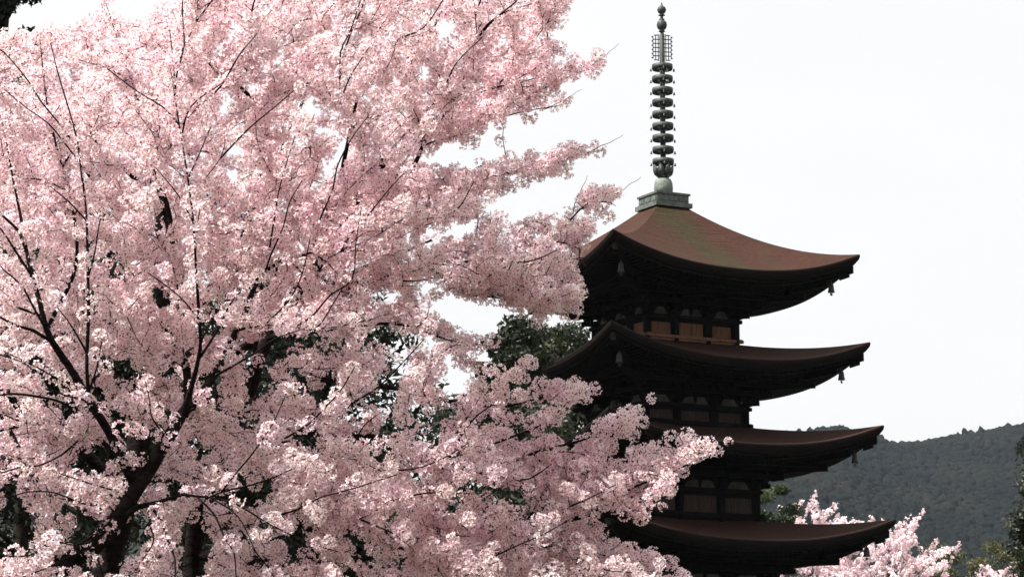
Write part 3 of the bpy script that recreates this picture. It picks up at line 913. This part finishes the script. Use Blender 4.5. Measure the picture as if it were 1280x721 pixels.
for sh in SHOOTS:
    p3 = [np.array(at(*p)) for p in sh]
    if len(p3) == 2: p3.insert(1, (p3[0] + p3[1]) / 2 + rng.normal(0, .006, 3))
    ch = catmull([(*p, r) for p, r in zip(p3, np.linspace(.0040, .0014, len(p3)))], .04)
    ch[1:, :3] += np.cumsum(rng.normal(0, .0048, (len(ch) - 1, 3)), 0)
    limb_mesh(TM[A_], ch, 5)

NA = 7500
px = rng.random(NA * 4) * 940 - 55; py = rng.random(NA * 4) * 850 - 58
ok = inside(px, py, MASK)
for h in HOLES: ok &= ~inside(px, py, h)
px, py = px[ok], py[ok]
DENSE = [[(590, 322), (738, 318), (722, 398), (640, 388), (590, 368)], [(600, 560), (780, 590), (850, 590), (800, 620), (740, 640), (600, 600)], [(430, 200), (560, 215), (620, 260), (560, 270), (430, 260)], [(660, 565), (800, 520), (915, 552), (830, 612), (640, 620)], [(560, 645), (740, 655), (838, 706), (850, 735), (480, 735)], [(330, 560), (500, 590), (560, 640), (400, 650)]]
ex = []
for pl in DENSE:
    pa = np.array(pl); a_ = rng.random((1500, 2)) * (pa.max(0) - pa.min(0)) + pa.min(0)
    ex.append(a_[inside(a_[:, 0], a_[:, 1], pl)][:330])
ex = np.concatenate(ex)
px = np.concatenate([ex[:, 0], px]); py = np.concatenate([ex[:, 1], py])
ed = edge_dist(px, py, MASK)
ed = np.where((px < 0) | (py > 735) | (py < 0), 80, ed)
thick = np.clip(ed / 75, .10, 1)
dc = np.interp(px, [0, 150, 300, 450, 700, 900], [20.6, 20.7, 21.0, 20.9, 20.8, 20.4]) + np.where(py < 250, .3, 0)
half = np.interp(px, [0, 300, 600, 900], [2.3, 2.0, 1.3, .7]) * thick
dep = dc + half * (rng.random(len(px)) * 2 - 1)
far = (px < 520) & (rng.random(len(px)) < np.where(py > 380, .05, .17)) & (ed > 20)
dep = np.where(far, 23 + 2 * rng.random(len(px)), dep)
Q = at_np(px, py, dep)
nv = np.array([noise.noise(Vector(p * np.array((1.3, 1.3, 3.4)))) + .45 * noise.noise(Vector(p * np.array((4, 4, 7)))) for p in Q])
thr = np.where(py < 330, -.10, .09) - .08 * (px > 430) - .6 * (ed < 14)
ok = (np.arange(len(Q)) < len(ex)) | (nv > thr) & (rng.random(len(Q)) < np.clip(.6 + nv, .25, 1) + (ed < 40) * .4)
Q = Q[ok]
nx_ = len(ex)
Q = Q[(np.arange(len(Q)) < nx_) | (Q[:, 2] > 4.75)][:nx_ + 1400]
bn = np.array(BN)[rng.integers(0, len(BN), 7000)]
off = rng.normal(0, 1, (7000, 3)) * np.array((.085, .085, .05)) + np.array((0, -.01, .055))
Qb = np.array(pos)[bn] + off
ub, vb = to_px(Qb)
okb = inside(ub, vb, MASK)
for h in HOLES: okb &= ~inside(ub, vb, h)
Q = np.concatenate([Q, Qb[okb][:6300]])
CAP = 60000
AP = np.zeros((CAP, 3)); AD = np.zeros((CAP, 3)); n_ = len(pos)
AP[:n_] = pos; AD[:n_] = dirs_
AR = np.array(rad_)
# visiting order: nearest to the wood first
d0 = np.empty(len(Q))
for i in range(0, len(Q), 400):
    d0[i:i + 400] = np.sqrt(((Q[i:i + 400, None] - AP[None, :n_]) ** 2).sum(-1)).min(1)
Q = Q[np.argsort(np.round(d0, 5), kind='stable')]
tips = []
for q in Q:
    dv = q - AP[:n_]
    d2 = np.sqrt((dv * dv).sum(1))
    cosang = (dv * AD[:n_]).sum(1) / (d2 + 1e-6)
    cost = d2 * (1.55 - .55 * cosang)
    j = int(np.round(cost, 5).argmin()); dd = round(float(d2[j]), 6)
    if dd < .05: continue
    ns = max(1, int(round(dd / .07)))
    a = AP[j].copy(); dj = AD[j]; dirn = (q - a) / dd
    c1 = a + (dj * .55 + dirn * .45 + np.array((0, 0, .10))) * dd * .5 + rng.normal(0, .012, 3)
    prev = j; pp = a
    for k in range(1, ns + 1):
        t = k / ns
        p = (1 - t) ** 2 * a + 2 * t * (1 - t) * c1 + t * t * q
        if k < ns: p = p + rng.normal(0, .006, 3)
        pos.append(p); par.append(prev); rad_.append(0); tree_.append(tree_[prev]); limbflag.append(False)
        AP[n_] = p; dd_ = p - pp; AD[n_] = dd_ / (np.linalg.norm(dd_) + 1e-9)
        prev = n_; n_ += 1; pp = p
    if n_ > CAP - 50: break
pos = np.array(pos); par = np.array(par); rad_ = np.array(rad_); tree_ = np.array(tree_); limbflag = np.array(limbflag)
cnt = np.zeros(n_)
hasch = np.zeros(n_, bool); hasch[par[par >= 0]] = True
cnt[~hasch] = 1
for i in range(n_ - 1, -1, -1):
    if not limbflag[i] and par[i] >= 0: cnt[par[i]] += cnt[i]
tw = ~limbflag
rad_[tw] = .0026 * np.maximum(cnt[tw], 1) ** .40
rad_[tw] = np.minimum(rad_[tw], .012)
CROOT = [empty('cherry_tree', at(238, 1192, 22.5) * 1), empty('cherry_tree', at(56, 1228, 19.5) * 1), empty('cherry_tree', at(118, 1128, 25) * 1)]
for r_ in CROOT: r_.location.z = 0
tag(CROOT[0], 'blossoming cherry tree whose long flowering boughs reach right across the pagoda', 'cherry tree', 'cherry trees in full bloom in front')
tag(CROOT[1], 'blossoming cherry tree at far left with a black slanting forked stem nearest the viewer', 'cherry tree', 'cherry trees in full bloom in front')
tag(CROOT[2], 'cherry tree with a thick grey trunk behind the black forked stem at lower left', 'cherry tree', 'cherry trees in full bloom in front')


def under(o, root):
    o.parent = root; o.matrix_parent_inverse = Matrix.Translation(-root.location)


for ti in range(3):
    m_ = tw & (tree_ == ti)
    i = np.nonzero(m_)[0]
    P0, P1 = pos[par[i]], pos[i]
    r1 = rad_[i]; r0 = np.minimum(np.where(limbflag[par[i]], r1 * 1.25, rad_[par[i]]), r1 * 1.6)
    V, ix = tubes(P0, P1, r0, r1, 5)
    if ti == 2: TM[ti].add(V, ix.tolist(), True)
    else: under(raw_mesh('branchwork', V, 4, M_twig, idx=ix, smooth=True), CROOT[ti])
    under(TM[ti].build('trunk', M_bark), CROOT[ti])
    # blossom along the thin wood
    thin = i[rad_[i] < .0105]
    pts = []
    for rep in range(2):
        sel = thin[rng.random(len(thin)) < (.80 if rep == 0 else .42)]
        t = rng.random((len(sel), 1))
        b = pos[par[sel]] * (1 - t) + pos[sel] * t
        off = rng.standard_normal((len(sel), 3)); off /= np.linalg.norm(off, axis=1)[:, None]
        pts.append(b + off * (.022 + .035 * rng.random((len(sel), 1))) + np.array((0, 0, .008)))
    # spurs on the limbs
    li_ = np.nonzero(limbflag & (tree_ == ti) & (rad_ < .055))[0]
    li_ = np.concatenate([li_, li_[rad_[li_] < .012], li_[rad_[li_] < .006]])
    sel = li_[rng.random(len(li_)) < np.where(rad_[li_] < .012, .9, np.where(rad_[li_] < .035, .30, .12))]
    off = rng.standard_normal((len(sel), 3)); off[:, 2] += 1.1; off[:, 1] += .15; off /= np.linalg.norm(off, axis=1)[:, None]
    pts.append(pos[sel] + off * (rad_[sel] + .03 + .04 * rng.random(len(sel)))[:, None])
    if BARE[ti]: pts.append(np.array(BARE[ti]) + rng.normal(0, .028, (len(BARE[ti]), 3)) + np.array((0, 0, .02)))
    pts = np.concatenate(pts)
    pts = pts[rng.permutation(len(pts))]
    pts = pts[np.unique(np.floor(pts / .082).astype(np.int64) @ np.array((1, 100003, 10000600009)), return_index=True)[1]]
    u, v_ = to_px(pts)
    okm = np.ones(len(pts), bool)
    for h in HOLES: okm &= ~(inside(u, v_, h) & (rng.random(len(u)) < .85))
    okm &= v_ < 800
    okm &= ~(~inside(u, v_, MASK) & (edge_dist(u, v_, MASK) > np.where(u > 620, 3, 7)) & (u > 0) & (v_ < 721))
    pts = pts[okm]
    small = rng.random(len(pts)) < .25
    tint = 1 - np.stack([.02 * rng.random(len(pts)), .08 * rng.random(len(pts)), .06 * rng.random(len(pts))], 1)
    pk = np.array([noise.noise(Vector(p * 1.1)) for p in pts])       # some boughs flower pinker than others
    tint[:, 1] *= 1 - .10 * np.clip(pk + .2, 0, 1); tint[:, 2] *= 1 - .07 * np.clip(pk + .2, 0, 1)
    s_ = rng.uniform(.92, 1.42, len(pts))
    Va, Ca = place(CL_FULL, pts[~small], s_[~small], tint[~small])
    Vb, Cb = place(CL_SMALL, pts[small], s_[small], tint[small])
    under(raw_mesh('crown', np.concatenate([Va, Vb]), 4, M_petal, col=np.concatenate([Ca, Cb])), CROOT[ti])
    print('tree', ti, 'twigs', len(i), 'clusters', len(pts))


# ------------------------------------------------------------------ other trees
def leafy(name, label, cat, base, height, crown_c, crown_r, nblob, nleaf, lsize, cols, flat=.7, trunk_r=.3, group=None, cone=False, seed=1, blob_r=.28, blossom=False, mname='crown'):
    """trunk with limbs, crown of leaf clumps scattered through an uneven volume"""
    rg = np.random.default_rng(seed)
    root = empty(name, base); tag(root, label, cat, group)
    c = np.array(crown_c, float); r = np.array(crown_r, float)
    bl = []
    while len(bl) < nblob:
        d = rg.standard_normal(3); d /= np.linalg.norm(d); k = rg.random() ** .4
        if cone:
            z = rg.random() ** 1.3
            a = rg.random() * 6.283; w_ = (1 - z) ** .8 * (.55 + .5 * rg.random())
            p = c + np.array((math.cos(a) * w_ * r[0], math.sin(a) * w_ * r[1], (z * 2 - 1) * r[2]))
            br_ = blob_r * r[0] * (.5 + .8 * (1 - z))
        else:
            p = c + d * r * k
            br_ = blob_r * r.mean() * rg.uniform(.6, 1.25)
        bl.append((p, br_))
    mb = MB(); b = np.array(base, float)
    top = np.array((c[0], c[1], c[2] + (r[2] * .9 if cone else .2 * r[2])))
    tr = [(*(b + (top - b) * t + rg.normal(0, .04 * trunk_r * 4, 3) * (0 < t < 1)), trunk_r * (1.25 if t == 0 else (1 - t) * .9 + .1)) for t in np.linspace(0, 1, 7)]
    ch = catmull(tr, height / 24); limb_mesh(mb, ch, 9)
    for p, br_ in bl[::2]:
        t = np.clip((p[2] - b[2]) / (top[2] - b[2]) - .18, .2, .95)
        s = b + (top - b) * t
        mid = (s + p) / 2 + np.array((0, 0, -.06 * np.linalg.norm(p - s)))
        lr = trunk_r * .28 * (1 - t * .6)
        limb_mesh(mb, catmull([(*s, lr), (*mid, lr * .6), (*p, lr * .2)], height / 14), 5)
    under(mb.build('trunk', M_trunk2), root)
    per = nleaf // nblob
    pts, tn = [], []
    for p, br_ in bl:
        d = rg.standard_normal((per, 3)); d /= np.linalg.norm(d, axis=1)[:, None]
        rr = rg.random((per, 1)) ** .45
        if blossom:
            o_ = (p - c) / r; o_ = o_ / (np.linalg.norm(o_) + .3) + rg.normal(0, .35, 3) + np.array((.1, 0, .08)); o_ /= np.linalg.norm(o_)
            q = p + o_ * (rg.random((per, 1)) - .5) * r.mean() * .42 * rg.uniform(.6, 1.3) + d * rr * .17
        else:
            q = p + d * rr * br_ * np.array((1.15, 1.15, flat))
        pts.append(q)
        tone = np.array(cols[rg.integers(0, len(cols))]) * rg.uniform(.75, 1.2)
        tn.append(np.tile(tone, (per, 1)) * rg.uniform(.75, 1.3, (per, 1)))
    pts = np.concatenate(pts); tn = np.concatenate(tn)
    n = len(pts)
    if blossom:
        tm = [simple_cluster(rg, 5, lsize * .55, lsize * .9) for _ in range(6)]
        V, C = place(tm, pts, rg.uniform(.7, 1.3, n), tn)
        under(raw_mesh(mname, V, 4, M_petal, col=C), root)
    else:
        leaf = np.array([(-.5, 0, 0), (0, -.22, .08), (.55, 0, -.05), (0, .22, .08)])
        Rm = rand_rot(n, rg) * (lsize * rg.uniform(.6, 1.4, n))[:, None, None]
        V = (np.einsum('nij,vj->nvi', Rm, leaf) + pts[:, None]).reshape(-1, 3)
        under(raw_mesh(mname, V, 4, M_leaf, col=np.repeat(tn, 4, 0)), root)
    return root


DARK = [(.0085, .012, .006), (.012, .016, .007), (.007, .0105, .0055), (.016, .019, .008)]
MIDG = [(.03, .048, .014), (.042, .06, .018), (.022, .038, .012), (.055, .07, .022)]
OLIVE = [(.085, .085, .026), (.06, .07, .022), (.105, .095, .036), (.045, .055, .02)]


def grove(name, label, cat, pxc, pytop, wpx, dist, hpx=None, **k):
    """crown whose top stands at (pxc, pytop) seen from the path, wpx wide"""
    sc = dist / F
    top = at(pxc, pytop, dist); rx = wpx * sc / 2
    hz_ = (hpx or wpx) * sc / 2
    c = (top.x, dist, top.z - hz_)
    return leafy(name, label, cat, (top.x, dist, 0), top.z, c, (rx, rx, hz_), **k)


GG = 'evergreens standing behind the cherry blossom'
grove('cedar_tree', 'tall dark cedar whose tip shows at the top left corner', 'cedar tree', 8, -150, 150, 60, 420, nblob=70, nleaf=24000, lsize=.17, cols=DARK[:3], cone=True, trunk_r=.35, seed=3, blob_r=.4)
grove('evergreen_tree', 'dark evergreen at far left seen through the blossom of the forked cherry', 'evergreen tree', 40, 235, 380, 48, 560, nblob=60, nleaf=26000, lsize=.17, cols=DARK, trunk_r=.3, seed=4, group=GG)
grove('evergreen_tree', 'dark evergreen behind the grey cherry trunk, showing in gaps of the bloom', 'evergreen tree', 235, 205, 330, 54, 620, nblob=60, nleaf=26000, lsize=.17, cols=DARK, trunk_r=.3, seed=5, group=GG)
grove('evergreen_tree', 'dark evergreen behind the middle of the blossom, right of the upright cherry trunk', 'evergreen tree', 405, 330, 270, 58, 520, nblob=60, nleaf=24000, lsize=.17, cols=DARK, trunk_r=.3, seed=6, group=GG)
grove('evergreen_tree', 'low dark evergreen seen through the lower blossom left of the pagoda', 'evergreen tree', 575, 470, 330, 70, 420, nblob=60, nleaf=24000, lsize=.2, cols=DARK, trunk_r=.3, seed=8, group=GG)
grove('pine_tree', 'spreading green pine against white sky just left of the pagoda roofs', 'pine tree', 690, 402, 190, 165, 210, nblob=130, nleaf=80000, lsize=.30, cols=[(.018, .026, .009), (.026, .034, .012), (.014, .021, .008), (.036, .042, .015)], flat=.7, trunk_r=.4, seed=9, blob_r=.22)
grove('evergreen_tree', 'dark green evergreen crown at the left tip of the fourth roof, behind blossom', 'evergreen tree', 640, 402, 98, 100, 230, nblob=70, nleaf=26000, lsize=.22, cols=[(.014, .020, .008), (.02, .027, .009), (.012, .017, .007), (.028, .034, .012)], flat=.55, trunk_r=.25, seed=14, blob_r=.26, group=GG)
grove('young_tree', 'bright green tree rising behind the right side of the pagoda body', 'tree', 950, 588, 82, 135, 120, nblob=34, nleaf=22000, lsize=.17, cols=MIDG, trunk_r=.2, seed=10)
grove('conifer_tree', 'dark conifer cut off by the right edge of the view', 'conifer tree', 1300, 520, 50, 80, 420, nblob=60, nleaf=28000, lsize=.14, cols=[(.012, .018, .008), (.02, .025, .01), (.03, .03, .013)], trunk_r=.2, seed=11, blob_r=.35)
BG = 'cherry trees in bloom beyond the pagoda'
PK = [(.99, .98, .98), (1.0, .95, .96), (.97, .93, .94)]
def bcherry(label, pxc, pytop, wpx, hpx, dist, seed, nb, nl):
    grove('cherry_tree', label, 'cherry tree', pxc, pytop, wpx, dist, hpx, nblob=nb * 3, nleaf=int(nl * 1.3), lsize=.10, cols=PK, flat=.5, trunk_r=.2, seed=seed, blob_r=.085, blossom=True, group=BG)
bcherry('distant cherry in bloom above the second roof, beside the bright green tree', 1010, 626, 175, 170, 150, 21, 60, 5200)
bcherry('distant cherry in bloom past the right tip of the second roof', 1100, 642, 190, 200, 142, 22, 75, 7000)
bcherry('small distant cherry in bloom low at the bottom right beside olive shrubs', 1248, 700, 60, 90, 138, 23, 24, 1800)
OG = 'olive shrubs at the foot of the hill'
grove('broadleaf_shrub', 'olive green shrub at bottom right, left of the smallest cherry', 'shrub', 1190, 678, 100, 160, 150, nblob=44, nleaf=22000, lsize=.16, cols=OLIVE, trunk_r=.15, seed=31, group=OG)
grove('broadleaf_shrub', 'olive green shrub at bottom right, behind the smallest cherry', 'shrub', 1262, 672, 95, 175, 150, nblob=44, nleaf=22000, lsize=.16, cols=OLIVE, trunk_r=.15, seed=32, group=OG)
